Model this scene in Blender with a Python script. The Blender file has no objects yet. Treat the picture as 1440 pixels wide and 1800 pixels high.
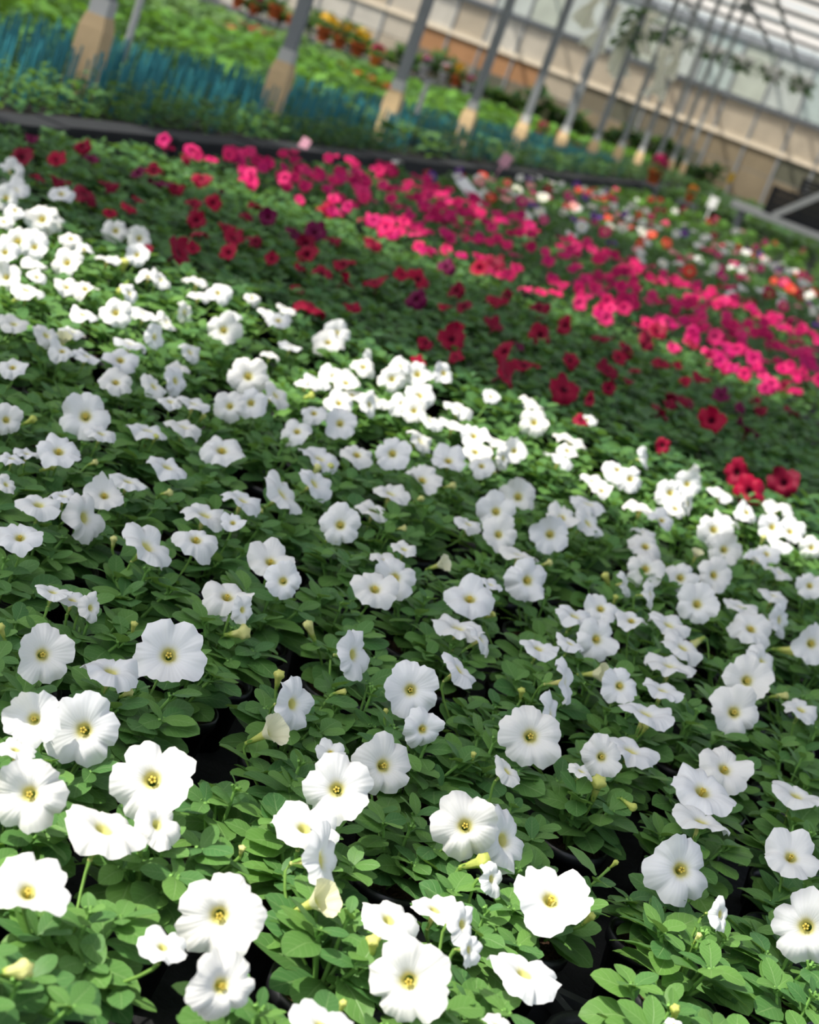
import bpy, math, random
import numpy as np
from mathutils import Vector, Matrix, Quaternion
S = bpy.context.scene
COL = S.collection
rnd = random.Random(7)
PI = math.pi

# ------------------------------------------------------------------ camera
FPX = 2884.0
CAMZ = 0.85
YAW, PITCH, ROLL = math.radians(10.04), math.radians(15.06), math.radians(20.5)
hd = Vector((-math.sin(YAW), math.cos(YAW), 0)); rt = Vector((math.cos(YAW), math.sin(YAW), 0)); zz = Vector((0, 0, 1))
FW = hd * math.cos(PITCH) - zz * math.sin(PITCH)
UPL = hd * math.sin(PITCH) + zz * math.cos(PITCH)
RC = rt * math.cos(ROLL) + UPL * math.sin(ROLL)
UC = UPL * math.cos(ROLL) - rt * math.sin(ROLL)
CAM = Vector((0, 0, CAMZ))
cam = bpy.data.cameras.new('camera'); camo = bpy.data.objects.new('camera', cam); COL.objects.link(camo)
camo.matrix_world = Matrix((( RC.x, UC.x, -FW.x, CAM.x), (RC.y, UC.y, -FW.y, CAM.y), (RC.z, UC.z, -FW.z, CAM.z), (0, 0, 0, 1)))
cam.sensor_fit = 'AUTO'; cam.sensor_width = 36.0; cam.lens = 36.0 * FPX / 1800.0
cam.clip_start = 0.05; cam.clip_end = 400
cam.dof.use_dof = True; cam.dof.focus_distance = 1.7; cam.dof.aperture_fstop = 7.0
S.camera = camo

# ------------------------------------------------------------------ sky, sun, exposure
SUN = Vector((-0.50, -0.36, 0.79)).normalized()
w = bpy.data.worlds.new('world'); S.world = w; w.use_nodes = True
nt = w.node_tree; bg = nt.nodes['Background']
sky = nt.nodes.new('ShaderNodeTexSky'); sky.sky_type = 'NISHITA'; sky.sun_disc = False
sky.sun_elevation = math.asin(SUN.z); sky.sun_rotation = math.atan2(SUN.x, SUN.y); sky.dust_density = 3.0; sky.air_density = 1.0
hsv = nt.nodes.new('ShaderNodeHueSaturation'); hsv.inputs['Saturation'].default_value = 0.55
nt.links.new(sky.outputs[0], hsv.inputs['Color']); nt.links.new(hsv.outputs[0], bg.inputs[0])
bg.inputs[1].default_value = 0.255
sl = bpy.data.lights.new('sun', 'SUN'); sl.energy = 5.9; sl.angle = math.radians(1.0); sl.color = (1.0, 0.94, 0.84)
so = bpy.data.objects.new('sun', sl); COL.objects.link(so)
so.rotation_euler = SUN.to_track_quat('Z', 'Y').to_euler(); so.location = SUN * 30
V = S.view_settings
V.view_transform = 'Standard'; V.look = 'None'; V.gamma = 1.0; V.exposure = 0.0; V.use_curve_mapping = False
S.cycles.max_bounces = 8; S.cycles.transparent_max_bounces = 12; S.cycles.transmission_bounces = 6; S.cycles.diffuse_bounces = 4
S.cycles.sample_clamp_indirect = 4.0
S.cycles.use_denoising = True

# ------------------------------------------------------------------ helpers
def at(x, y, z):
    d = FW * FPX + RC * (x - 720) - UC * (y - 900)
    return CAM + d * ((z - CAMZ) / d.z)
def px(p):
    q = Vector(p) - CAM; k = q.dot(FW)
    return 720 + FPX * q.dot(RC) / k, 900 - FPX * q.dot(UC) / k, k
def inframe(p, m=0):
    x, y, k = px(p)
    return k > 0 and -m < x < 1440 + m and -m < y < 1800 + m

class MB:
    """collects vertices, faces and per-corner uv, then becomes one mesh"""
    def __init__(s): s.v = []; s.f = []; s.uv = []; s.mi = []
    def grid(s, P, UV=None, closed=False, mi=0):
        n0 = len(s.v); R = len(P); C = len(P[0])
        for i in range(R):
            for j in range(C): s.v.append(tuple(P[i][j]))
        for i in range(R - 1):
            for j in range(C if closed else C - 1):
                a, b = j, (j + 1) % C
                s.f.append((n0 + i * C + a, n0 + i * C + b, n0 + (i + 1) * C + b, n0 + (i + 1) * C + a)); s.mi.append(mi)
                if UV:
                    ub = UV[i][b] if b > a else (UV[i][b][0], UV[i][b][1] + 1)
                    uc = UV[i + 1][b] if b > a else (UV[i + 1][b][0], UV[i + 1][b][1] + 1)
                    s.uv += [UV[i][a], ub, uc, UV[i + 1][a]]
                else: s.uv += [(0, 0)] * 4
        return s
    def face(s, pts, mi=0, uv=None):
        n0 = len(s.v); s.v += [tuple(p) for p in pts]; s.f.append(tuple(range(n0, n0 + len(pts)))); s.mi.append(mi)
        s.uv += uv if uv else [(0, 0)] * len(pts); return s
    def box(s, x0, x1, y0, y1, z0, z1, mi=0, M=None):
        n0 = len(s.v)
        c = [Vector((x, y, z)) for z in (z0, z1) for y in (y0, y1) for x in (x0, x1)]
        s.v += [tuple(M @ p if M else p) for p in c]
        for q in ((0, 2, 3, 1), (4, 5, 7, 6), (0, 1, 5, 4), (2, 6, 7, 3), (0, 4, 6, 2), (1, 3, 7, 5)):
            s.f.append(tuple(n0 + k for k in q)); s.mi.append(mi); s.uv += [(0, 0)] * 4
        return s
    def tube(s, pts, rad, seg=6, mi=0, cap=True):
        pts = [Vector(p) for p in pts]; P = []
        if not hasattr(rad, '__len__'): rad = [rad] * len(pts)
        for i, p in enumerate(pts):
            t = (pts[min(i + 1, len(pts) - 1)] - pts[max(i - 1, 0)]).normalized()
            a = t.orthogonal().normalized() if abs(t.z) > .95 else t.cross(zz).normalized(); b = t.cross(a)
            P.append([p + (a * math.cos(2 * PI * k / seg) + b * math.sin(2 * PI * k / seg)) * rad[i] for k in range(seg)])
        s.grid(P, None, True, mi)
        if cap: s.face(P[0][::-1], mi); s.face(P[-1], mi)
        return s
    def lathe(s, prof, seg=20, mi=0, c=(0, 0, 0)):
        P = [[(c[0] + r * math.cos(2 * PI * k / seg), c[1] + r * math.sin(2 * PI * k / seg), c[2] + z) for k in range(seg)] for r, z in prof]
        return s.grid(P, None, True, mi)
    def add(s, o, M):
        n0 = len(s.v); s.v += [tuple(M @ Vector(p)) for p in o.v]; s.f += [tuple(n0 + k for k in f) for f in o.f]; s.uv += o.uv; s.mi += o.mi
    def mesh(s, name, mats, smooth=True):
        me = bpy.data.meshes.new(name); me.from_pydata(s.v, [], s.f)
        ul = me.uv_layers.new(name='UVMap'); ul.data.foreach_set('uv', np.array(s.uv, dtype=np.float32).ravel())
        me.polygons.foreach_set('material_index', np.array(s.mi, dtype=np.int32))
        if smooth: me.polygons.foreach_set('use_smooth', np.ones(len(s.f), dtype=bool))
        for m in (mats if isinstance(mats, (list, tuple)) else [mats]): me.materials.append(m)
        me.update(); return me

def obj(name, me, parent=None, M=None, kind=None, label=None):
    o = bpy.data.objects.new(name, me); COL.objects.link(o)
    if parent is not None: o.parent = parent
    if M is not None: o.matrix_basis = M
    if kind: o['kind'] = kind
    if label: o['label'] = label
    return o
def thing(name, label, cat, loc=(0, 0, 0), group=None, me=None, rz=0):
    o = obj(name, me); o.location = loc; o.rotation_euler = (0, 0, rz)
    if me is None: o.empty_display_size = .02
    o['label'] = label; o['category'] = cat
    if group: o['group'] = group
    return o
def TRS(loc, q, s=1.0): return Matrix.LocRotScale(Vector(loc), q, Vector((s, s, s)))

# ------------------------------------------------------------------ materials
def newmat(name):
    m = bpy.data.materials.new(name); m.use_nodes = True; t = m.node_tree; t.nodes.clear()
    out = t.nodes.new('ShaderNodeOutputMaterial'); return m, t, out
def N(t, ty, **kw):
    n = t.nodes.new(ty)
    for k, v in kw.items(): setattr(n, k, v)
    return n
def math_(t, op, a, b=None, clamp=False):
    n = N(t, 'ShaderNodeMath', operation=op, use_clamp=clamp)
    for i, x in enumerate((a, b)):
        if x is None: continue
        if isinstance(x, (int, float)): n.inputs[i].default_value = x
        else: t.links.new(x, n.inputs[i])
    return n.outputs[0]
def mixc(t, f, a, b, bt='MIX'):
    n = N(t, 'ShaderNodeMix', data_type='RGBA', blend_type=bt)
    for i, x in ((0, f), (6, a), (7, b)):
        if isinstance(x, (int, float)): n.inputs[i].default_value = x
        elif isinstance(x, tuple): n.inputs[i].default_value = (*x, 1)
        else: t.links.new(x, n.inputs[i])
    return n.outputs[2]
def rgb(h):
    c = [int(h[i:i + 2], 16) / 255 for i in (0, 2, 4)]
    return tuple(x / 12.92 if x <= .04045 else ((x + .055) / 1.055) ** 2.4 for x in c)
def simple(name, col, rough=.7, noise=.25, scale=20, bump=0, metal=0, spec=.3, trans=0.0):
    m, t, out = newmat(name); b = N(t, 'ShaderNodeBsdfPrincipled')
    b.inputs['Roughness'].default_value = rough; b.inputs['Metallic'].default_value = metal; b.inputs['Specular IOR Level'].default_value = spec
    tc = N(t, 'ShaderNodeTexCoord'); nz = N(t, 'ShaderNodeTexNoise'); nz.inputs['Scale'].default_value = scale; nz.inputs['Detail'].default_value = 4
    t.links.new(tc.outputs['Object'], nz.inputs['Vector'])
    c = mixc(t, nz.outputs[0], tuple(x * (1 - noise) for x in col), tuple(min(1, x * (1 + noise)) for x in col))
    t.links.new(c, b.inputs['Base Color'])
    if bump:
        bp = N(t, 'ShaderNodeBump'); bp.inputs['Strength'].default_value = bump; bp.inputs['Distance'].default_value = .01
        t.links.new(nz.outputs[0], bp.inputs['Height']); t.links.new(bp.outputs[0], b.inputs['Normal'])
    if trans:
        tr = N(t, 'ShaderNodeBsdfTranslucent'); t.links.new(c, tr.inputs[0]); mx = N(t, 'ShaderNodeMixShader'); mx.inputs[0].default_value = trans
        t.links.new(b.outputs[0], mx.inputs[1]); t.links.new(tr.outputs[0], mx.inputs[2]); t.links.new(mx.outputs[0], out.inputs[0])
    else: t.links.new(b.outputs[0], out.inputs[0])
    return m
def leafmat(name, c0, c1, rib, trans=.28, rough=.5, veins=True):
    m, t, out = newmat(name); b = N(t, 'ShaderNodeBsdfPrincipled'); b.inputs['Roughness'].default_value = rough; b.inputs['Specular IOR Level'].default_value = .35
    oi = N(t, 'ShaderNodeObjectInfo'); uv = N(t, 'ShaderNodeUVMap'); sp = N(t, 'ShaderNodeSeparateXYZ'); t.links.new(uv.outputs[0], sp.inputs[0])
    geo = N(t, 'ShaderNodeNewGeometry')
    f = math_(t, 'FRACT', math_(t, 'ADD', oi.outputs['Random'], geo.outputs['Random Per Island']))
    c = mixc(t, f, c0, c1)
    au = math_(t, 'ABSOLUTE', math_(t, 'SUBTRACT', sp.outputs[0], .5))
    ribf = math_(t, 'SUBTRACT', 1.0, math_(t, 'DIVIDE', au, .035), True)
    if veins:
        s = math_(t, 'SINE', math_(t, 'MULTIPLY', math_(t, 'SUBTRACT', sp.outputs[1], math_(t, 'MULTIPLY', au, .55)), 44.0))
        vf = math_(t, 'MULTIPLY', math_(t, 'SUBTRACT', math_(t, 'MULTIPLY', s, 1.0), .86, True), 2.6)
        ribf = math_(t, 'MAXIMUM', math_(t, 'MULTIPLY', ribf, .75), vf, True)
        bp = N(t, 'ShaderNodeBump'); bp.inputs['Strength'].default_value = .35; bp.inputs['Distance'].default_value = .002; bp.invert = True
        t.links.new(ribf, bp.inputs['Height']); t.links.new(bp.outputs[0], b.inputs['Normal'])
    edge = math_(t, 'MULTIPLY', math_(t, 'SUBTRACT', au, .46, True), 8.0, True)
    c = mixc(t, math_(t, 'MULTIPLY', ribf, .55), c, rib); c = mixc(t, math_(t, 'MULTIPLY', edge, .5), c, rib)
    back = mixc(t, geo.outputs['Backfacing'], c, mixc(t, .35, c, rib))
    t.links.new(back, b.inputs['Base Color'])
    tr = N(t, 'ShaderNodeBsdfTranslucent'); t.links.new(mixc(t, .45, c, (.35, .62, .05)), tr.inputs[0])
    mx = N(t, 'ShaderNodeMixShader'); mx.inputs[0].default_value = trans
    t.links.new(b.outputs[0], mx.inputs[1]); t.links.new(tr.outputs[0], mx.inputs[2]); t.links.new(mx.outputs[0], out.inputs[0])
    return m
def petalmat(name, cols, throat, tubec, trans=.25, vein=.25):
    """cols: list of petal colours picked per flower; uv.x runs from the tube base (0) through the throat (.35) to the rim (1)"""
    m, t, out = newmat(name); b = N(t, 'ShaderNodeBsdfPrincipled'); b.inputs['Roughness'].default_value = .55; b.inputs['Specular IOR Level'].default_value = .2
    oi = N(t, 'ShaderNodeObjectInfo'); uv = N(t, 'ShaderNodeUVMap'); sp = N(t, 'ShaderNodeSeparateXYZ'); t.links.new(uv.outputs[0], sp.inputs[0])
    cr = N(t, 'ShaderNodeValToRGB'); cr.color_ramp.interpolation = 'CONSTANT'
    while len(cr.color_ramp.elements) < len(cols): cr.color_ramp.elements.new(.5)
    while len(cr.color_ramp.elements) > len(cols): cr.color_ramp.elements.remove(cr.color_ramp.elements[-1])
    for i, c in enumerate(cols): cr.color_ramp.elements[i].position = i / len(cols); cr.color_ramp.elements[i].color = (*c, 1)
    t.links.new(oi.outputs['Random'], cr.inputs[0])
    u = sp.outputs[0]
    w5 = math_(t, 'SINE', math_(t, 'MULTIPLY', sp.outputs[1], 2 * PI * 35))
    veinf = math_(t, 'MULTIPLY', math_(t, 'SUBTRACT', w5, .55, True), vein)
    pc = mixc(t, math_(t, 'MULTIPLY', veinf, math_(t, 'SUBTRACT', 1.15, u, True)), cr.outputs[0], throat)
    g = math_(t, 'POWER', math_(t, 'SUBTRACT', 1.0, math_(t, 'DIVIDE', math_(t, 'SUBTRACT', u, .34, True), .20), True), 2.0)
    pc = mixc(t, g, pc, throat)
    tb = math_(t, 'SUBTRACT', 1.0, math_(t, 'DIVIDE', u, .30), True)
    pc = mixc(t, tb, pc, tubec)
    t.links.new(pc, b.inputs['Base Color'])
    bp = N(t, 'ShaderNodeBump'); bp.inputs['Strength'].default_value = .10; bp.inputs['Distance'].default_value = .002
    t.links.new(w5, bp.inputs['Height']); t.links.new(bp.outputs[0], b.inputs['Normal'])
    tr = N(t, 'ShaderNodeBsdfTranslucent'); t.links.new(pc, tr.inputs[0]); mx = N(t, 'ShaderNodeMixShader'); mx.inputs[0].default_value = trans
    t.links.new(b.outputs[0], mx.inputs[1]); t.links.new(tr.outputs[0], mx.inputs[2]); t.links.new(mx.outputs[0], out.inputs[0])
    return m

M_leaf = leafmat('petunia_leaf', (.066, .184, .054), (.142, .298, .062), (.34, .50, .20))
M_leaf2 = leafmat('petunia_leaf_red', (.044, .132, .046), (.095, .215, .060), (.22, .38, .15), veins=False)
M_lime = leafmat('seedling_leaf', (.075, .215, .028), (.135, .31, .042), (.25, .42, .10), veins=False)
M_sage = leafmat('sage_leaf', (.10, .22, .07), (.20, .33, .11), (.30, .44, .2), veins=False)
M_dark = leafmat('dark_leaf', (.018, .060, .020), (.04, .11, .035), (.1, .2, .08), veins=False)
M_stem = simple('stem_green', (.16, .33, .07), .6, .3, 60)
M_calyx = simple('calyx_green', (.19, .36, .07), .6, .3, 60, trans=.2)
M_white = petalmat('white_petal', [(.86, .86, .85), (.845, .85, .86), (.87, .86, .83)], (.70, .66, .24), (.62, .66, .22), vein=.12)
M_cream = petalmat('cream_petal', [(.80, .78, .50), (.82, .80, .58)], (.66, .68, .2), (.45, .58, .12), vein=.5)
M_bud = petalmat('bud_petal', [(.68, .70, .20), (.60, .66, .16), (.74, .74, .30)], (.48, .58, .12), (.28, .45, .08), vein=.6)
M_stamen = simple('stamen_yellow', (.60, .46, .07), .6, .3, 300)
M_red = petalmat('red_petal', [(.27, .002, .030), (.20, .002, .025), (.37, .003, .036), (.14, .003, .05), (.29, .002, .030)], (.06, .002, .012), (.2, .02, .05), vein=.35)
M_pink = petalmat('magenta_petal', [(.60, .008, .125), (.52, .008, .13), (.68, .015, .13), (.46, .005, .09), (.72, .03, .17)], (.35, .01, .12), (.5, .08, .2))
M_mix = petalmat('mixed_petal', [(.82, .81, .78), (.72, .02, .17), (.84, .83, .80), (.85, .35, .36), (.30, .004, .03), (.84, .82, .72), (.80, .05, .04), (.82, .80, .78), (.62, .012, .2), (.12, .02, .30)], (.75, .65, .3), (.5, .5, .3))
M_pot = simple('black_pot_plastic', (.012, .013, .015), .38, .3, 40, spec=.5)
M_tray = simple('black_tray_plastic', (.03, .032, .035), .42, .3, 40, spec=.5)
M_soil = simple('peat_soil', (.075, .040, .022), .95, .75, 260, bump=1.0)
M_ground = simple('black_ground_fabric', (.012, .013, .014), .8, .4, 90, bump=.3)
M_kerb = simple('dark_kerb_block', (.018, .020, .023), .75, .4, 12, bump=.3)
M_bedsoil = simple('dark_bed_soil', (.012, .010, .009), .95, .6, 40, bump=.8)
M_teal = simple('teal_plastic_stake', (.028, .19, .22), .5, .3, 4)
M_steel = simple('galvanised_grey_steel', (.20, .215, .225), .5, .18, 6, spec=.4)
M_foot = simple('tan_concrete_footing', (.66, .48, .27), .9, .25, 9, bump=.4)
M_conc = simple('grey_concrete', (.33, .32, .30), .9, .2, 3, bump=.2)
M_bright = simple('pale_metal', (.52, .52, .50), .5, .12, 5)
M_terra = simple('terracotta', (.72, .17, .045), .8, .2, 12)
M_whitepl = simple('white_plastic', (.78, .78, .77), .5, .08, 10)
M_blackb = simple('black_board', (.014, .015, .018), .6, .4, 14)
M_screen = simple('white_shade_cloth', (.62, .60, .56), .9, .12, 5, trans=.12)
M_film = simple('white_roof_film', (.80, .77, .73), .8, .1, 5, trans=.42)
M_yellow = petalmat('yellow_petal', [(.75, .42, .02), (.8, .5, .03), (.65, .34, .02)], (.5, .3, .02), (.4, .3, .05))
M_orange = petalmat('orange_petal', [(.80, .25, .02)], (.5, .3, .02), (.4, .3, .05))
M_yellowtag = simple('yellow_plastic', (.65, .40, .02), .6)
M_pinktag = simple('pink_plastic', (.75, .38, .48), .6)
def panemat(name, col, tr=.5, rough=.6):
    return simple(name, col, rough, .22, 2.2, trans=tr)
P_pale = [panemat('pale_pane_%s' % a, c) for a, c in zip('abc', ((.58, .66, .63), (.66, .70, .66), (.62, .66, .58)))]
P_cream = [panemat('cream_pane_%s' % a, c) for a, c in zip('abc', ((.66, .61, .52), (.60, .53, .42), (.70, .67, .60)))]
P_tan = [panemat('tan_pane_%s' % a, c, .25) for a, c in zip('abc', ((.33, .26, .17), (.26, .20, .13), (.40, .34, .26)))]
P_mud = [panemat('mud_pane_%s' % a, c, .1) for a, c in zip('abc', ((.15, .13, .09), (.10, .10, .07), (.21, .17, .11)))]
P_brown = [panemat('brown_pane', (.36, .19, .09), .15)]

# ------------------------------------------------------------------ setting: ground, kerb, path
def struct(name, me, parent=None): return obj(name, me, parent, kind='structure')
struct('floor', MB().box(-22, 10, -1.5, 46, -.1, 0).mesh('floor', M_ground, False))
tr = bpy.data.objects.new('trim_1', None); COL.objects.link(tr); tr['kind'] = 'structure'; tr['label'] = 'low dark block kerb along the bed of teal stakes'
kb = [MB().box(-.06, .06, -.492, .492, 0, .135 + a, 0).box(-.075, .07, -.492, .492, .135 + a, .155 + a).mesh('kerb_block', M_kerb, False) for a in (0, .006)]
for i in range(30): obj('kerb_block', kb[i % 2], tr, Matrix.Translation((-2.68 + rnd.uniform(-.008, .008), 3.0 + i, 0)))
struct('trim_2', MB().box(-4.02, -2.76, 3.0, 36, 0, .10).mesh('bed_soil', M_bedsoil, False))
struct('trim_3', MB().box(-4.6, 6, 36.5, 44.6, 0, .03).mesh('concrete_walk', M_conc, False))

# end wall with its panes, mullions and rails
WY = 45.0
wall = bpy.data.objects.new('wall_back', None); COL.objects.link(wall); wall['kind'] = 'structure'; wall.location = (0, WY, 0)
PW = .95
for i in range(22):
    x = -18.2 + i * PW
    right = x > -8.6
    for z0, z1, mats in ((.05, .78, P_mud if x > -12.6 else P_cream), (.80, 1.38, P_mud if right else P_brown if -12.6 < x < -9.4 else P_cream), (1.50, 2.33, P_tan[2:] + P_cream[1:2] if right else P_cream), (2.47, 3.80, P_pale if right else P_pale[1:] + P_cream[2:])):
        pm = MB().box(x + .035, x + PW - .035, -.02, .02, z0, z1).mesh('pane', rnd.choice(mats), False)
        obj('pane', pm, wall)
    obj('mullion', MB().box(x - .03, x + .03, -.05, .04, 0, 3.9).mesh('mullion', M_steel, False), wall)
obj('rail', MB().box(-18.3, 3, -.09, .03, 1.38, 1.50).mesh('rail', simple('cream_rail', (.62, .54, .42), .8), False), wall, label='cream painted rail')
obj('rail', MB().box(-18.3, 3, -.09, .03, 2.33, 2.47).mesh('rail', M_steel, False), wall, label='dark grey rail')
obj('rail', MB().box(-18.3, 3, -.09, .03, 3.8, 3.95).mesh('rail', M_steel, False), wall)
# a raised white-washed far end of the side wall seen beyond the rows
# roof: gutter, cross beams, shade screens with edges shaped to cast the wanted sun bands
RZ = 3.85
roof = bpy.data.objects.new('ceiling', None); COL.objects.link(roof); roof['kind'] = 'structure'
for x in (-11.0, -3.36, 4.2): obj('gutter', MB().box(x - .04, x + .04, -1.5, WY, RZ, RZ + .07).mesh('gutter', M_steel, False), roof)
for i in range(14): obj('beam', MB().box(-18, 6, -.04, .04, RZ + .02, RZ + .10, M=Matrix.Translation((0, 2.6 + 3.2 * i, 0))).mesh('beam', M_steel, False), roof)
for x in (-9.5, -8, -6.5, -5.2, -2.6, -1.1, .4): obj('purlin', MB().box(x - .03, x + .03, 16, WY, RZ - .06, RZ).mesh('purlin', M_steel, False), roof)
# (near edge y at x=0, slope) to (far edge y at x=0, slope), as their shade falls on the flower tops
bands = [((1.50, .38), (3.22, .42)), ((4.05, .2), (5.85, .27)), ((6.75, .15), (8.5, .2)), ((9.1, .2), (11.9, .15)), ((12.7, .15), (14.6, .12)), ((15.2, .12), (17.2, .1)), ((17.9, .1), (20.2, .1)), ((20.8, .1), (23.6, 0)),
         ((24.0, 0), (27.5, 0)), ((27.8, 0), (31.5, 0)), ((31.8, 0), (35.5, 0)), ((35.8, 0), (39.5, 0)), ((39.8, 0), (44.8, 0))]
off = SUN * ((RZ + .13 - .17) / SUN.z)
for (a, sa), (b, sb) in bands:
    m = MB(); xs = [-4.6 + k * .6 for k in range(17)]
    P = []
    for j in range(9):
        f = j / 8
        P.append([(x + off.x, (a + sa * min(max(x, -7), 2)) * (1 - f) + (b + sb * min(max(x, -7), 2)) * f + off.y, RZ + .13 - .02 * math.sin(PI * 4 * f) ** 2 + .012 * math.sin(x * 5 + a)) for x in xs])
    m.grid(P); obj('shade_screen', m.mesh('shade_screen', M_film if a > 17 else M_screen), roof)

for k in range(17):  # left bay screens, added to stripe the green beds with shade
    a = 5.6 + 2.3 * k; wd = rnd.uniform(.95, 1.4); m = MB(); xs = [-17.5 + q * .75 for q in range(18)]
    m.grid([[(x + off.x, a + wd * f + .22 * (x + 9) + off.y, RZ + .16 + .012 * math.sin(x * 5 + a + f)) for x in xs] for f in (0, .25, .5, .75, 1)])
    obj('shade_screen', m.mesh('shade_screen', M_screen), roof)

# ------------------------------------------------------------------ flower, bud and leaf meshes
def corolla(seed, seg=50, limb=9, funnel=0.0, bowl=None):
    r = random.Random(seed); m = MB(); P = []; UV = []
    refl = r.uniform(-.02, .22) if bowl is None else bowl
    h = [(k, r.uniform(.35, 1) * r.choice((-1, 1)) * w, r.uniform(0, 2 * PI)) for k, w in ((2, .75), (3, .6), (5, .55), (7, .42), (9, .34), (11, .24), (14, .12), (19, .06))]
    pet = [r.uniform(-.34, .12) for _ in range(5)] if bowl is None else [r.uniform(-.30, .06) for _ in range(5)]
    if bowl is None and r.random() < .6: pet[r.randrange(5)] = r.uniform(.25, .6)
    sz = [r.uniform(.86, 1.06) for _ in range(5)]
    fo, fp = (r.uniform(.1, .42), r.uniform(0, PI)) if bowl is None and r.random() < .6 else (0, 0)
    tub = [(.06, -1.12, 0.0), (.07, -.9, .1), (.095, -.62, .2), (.13, -.36, .3)]
    for rr, z, u in tub:
        P.append([(rr * math.cos(2 * PI * k / seg), rr * math.sin(2 * PI * k / seg), z) for k in range(seg)]); UV.append([(u, k / seg) for k in range(seg)])
    for i in range(1, limb + 1):
        t = (i / limb) ** .9; row = []; ru = []
        for k in range(seg):
            th = 2 * PI * k / seg
            lobe = abs(math.cos(2.5 * th)) ** .5
            kp = sz[int(((th + PI / 5) % (2 * PI)) / (2 * PI / 5)) % 5]
            Re = (.85 + .18 * lobe * kp) + .022 * math.sin(11 * th + seed) + .022 * math.sin(19 * th + 2 * seed)
            ruf = sum(A * math.sin(n * th + ph) for n, A, ph in h)
            c = [max(0, math.cos((th - 2 * PI * q / 5))) ** 3 for q in range(5)]
            bend = sum(a * b for a, b in zip(pet, c))
            rr = .13 + (Re - .13) * t
            z = -.36 + .36 * (1 - (1 - t) ** 2.3) + .15 * t ** 2.4 * ruf - refl * t ** 2.6 + bend * t ** 2 - .16 * t ** 1.3 * (1 - lobe) - fo * t ** 2 * math.cos(th - fp) ** 2
            if funnel:
                rf = .13 + funnel * Re * t ** 1.15; zf = -.36 + .62 * t + .05 * t * t * ruf - .18 * max(0, t - .75) * 4 * .4
                rr = rf; z = zf
            else: z += .03 * t * math.sin(9 * rr * math.cos(th) + seed) * math.sin(8 * rr * math.sin(th) + 2 * seed); rr -= max(0, abs(bend) * .45 * t ** 2)
            row.append((rr * math.cos(th), rr * math.sin(th), z)); ru.append((.35 + .65 * t, k / seg))
        P.append(row); UV.append(ru)
    m.grid(P, UV, True); return m
WFL = [corolla(s).mesh('corolla', M_white) for s in range(1, 13)]
WFU = [corolla(s, bowl=.16).mesh('corolla', M_white) for s in range(20, 26)]
TFL = [corolla(s, funnel=.36).mesh('corolla', M_cream) for s in (31, 32, 33)]
def lowfl(mat, seeds): return [corolla(s, 20, 4).mesh('corolla', mat) for s in seeds]
RFL = [corolla(s, 30, 5).mesh('corolla', M_red) for s in (41, 42, 43, 44, 45)]
PFL = lowfl(M_pink, (51, 52, 53)); MFL = lowfl(M_mix, (61, 62, 63)); YFL = lowfl(M_yellow, (71, 72)); OFL = lowfl(M_orange, (75,))
def budmesh(seed, mat, tip=.14):
    r = random.Random(seed); m = MB(); P = []; UV = []
    prof = [(.07, 0), (.085, .2), (.11, .42), (.145, .64), (tip * 1.35, .82), (tip * 1.3, .93), (tip * .7, 1.0), (.01, 1.0)]
    for i, (rr, z) in enumerate(prof):
        P.append([((rr * (1 + .22 * math.cos(5 * (2 * PI * k / 15) + z * 5))) * math.cos(2 * PI * k / 15) + .05 * math.sin(z * 2.2), (rr * (1 + .22 * math.cos(5 * (2 * PI * k / 15) + z * 5))) * math.sin(2 * PI * k / 15), z) for k in range(15)])
        UV.append([(.05 + .9 * z, k / 15) for k in range(15)])
    m.grid(P, UV, True)
    return m.mesh('bud', mat)
BUD = [budmesh(1, M_bud, .16), budmesh(2, M_bud, .14), budmesh(3, M_bud, .18)]
def sepals(m, c, d, ln, rad):
    d = d.normalized(); a = d.orthogonal().normalized(); b = d.cross(a)
    for k in range(5):
        th = 2 * PI * k / 5; o = a * math.cos(th) + b * math.sin(th); s = d.cross(o)
        m.grid([[c + o * rad * .8 - s * ln * .07, c + o * rad * .8 + s * ln * .07], [c + d * ln * .55 + o * (rad + ln * .14) - s * ln * .11, c + d * ln * .55 + o * (rad + ln * .14) + s * ln * .11], [c + d * ln + o * (rad + ln * .3) - s * ln * .02, c + d * ln + o * (rad + ln * .3) + s * ln * .02]])
def stalk_mesh(p0, p1, d, sc):
    """green stalk from the plant at p0 to the calyx at p1, the flower pointing along d"""
    m = MB(); p0, p1 = Vector(p0), Vector(p1); q = p1 - d * sc * .5; pts = []
    for i in range(5):
        t = i / 4; pts.append((1 - t) ** 2 * p0 + 2 * t * (1 - t) * q + t * t * p1)
    m.tube(pts, [.0016, .0015, .0015, .0016, .0022], 5, cap=False)
    sepals(m, p1, d, sc * .42, sc * .06)
    return m.mesh('stalk', M_calyx)
stm = MB()
for k in range(5):
    a = 2 * PI * k / 5; stm.tube([(.02 * math.cos(a), .02 * math.sin(a), -.6), (.055 * math.cos(a), .055 * math.sin(a), -.25)], .012, 4)
    stm.tube([(.055 * math.cos(a), .055 * math.sin(a), -.25), (.06 * math.cos(a), .06 * math.sin(a), -.19)], .032, 5)
STM = stm.mesh('stamen', M_stamen)

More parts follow.
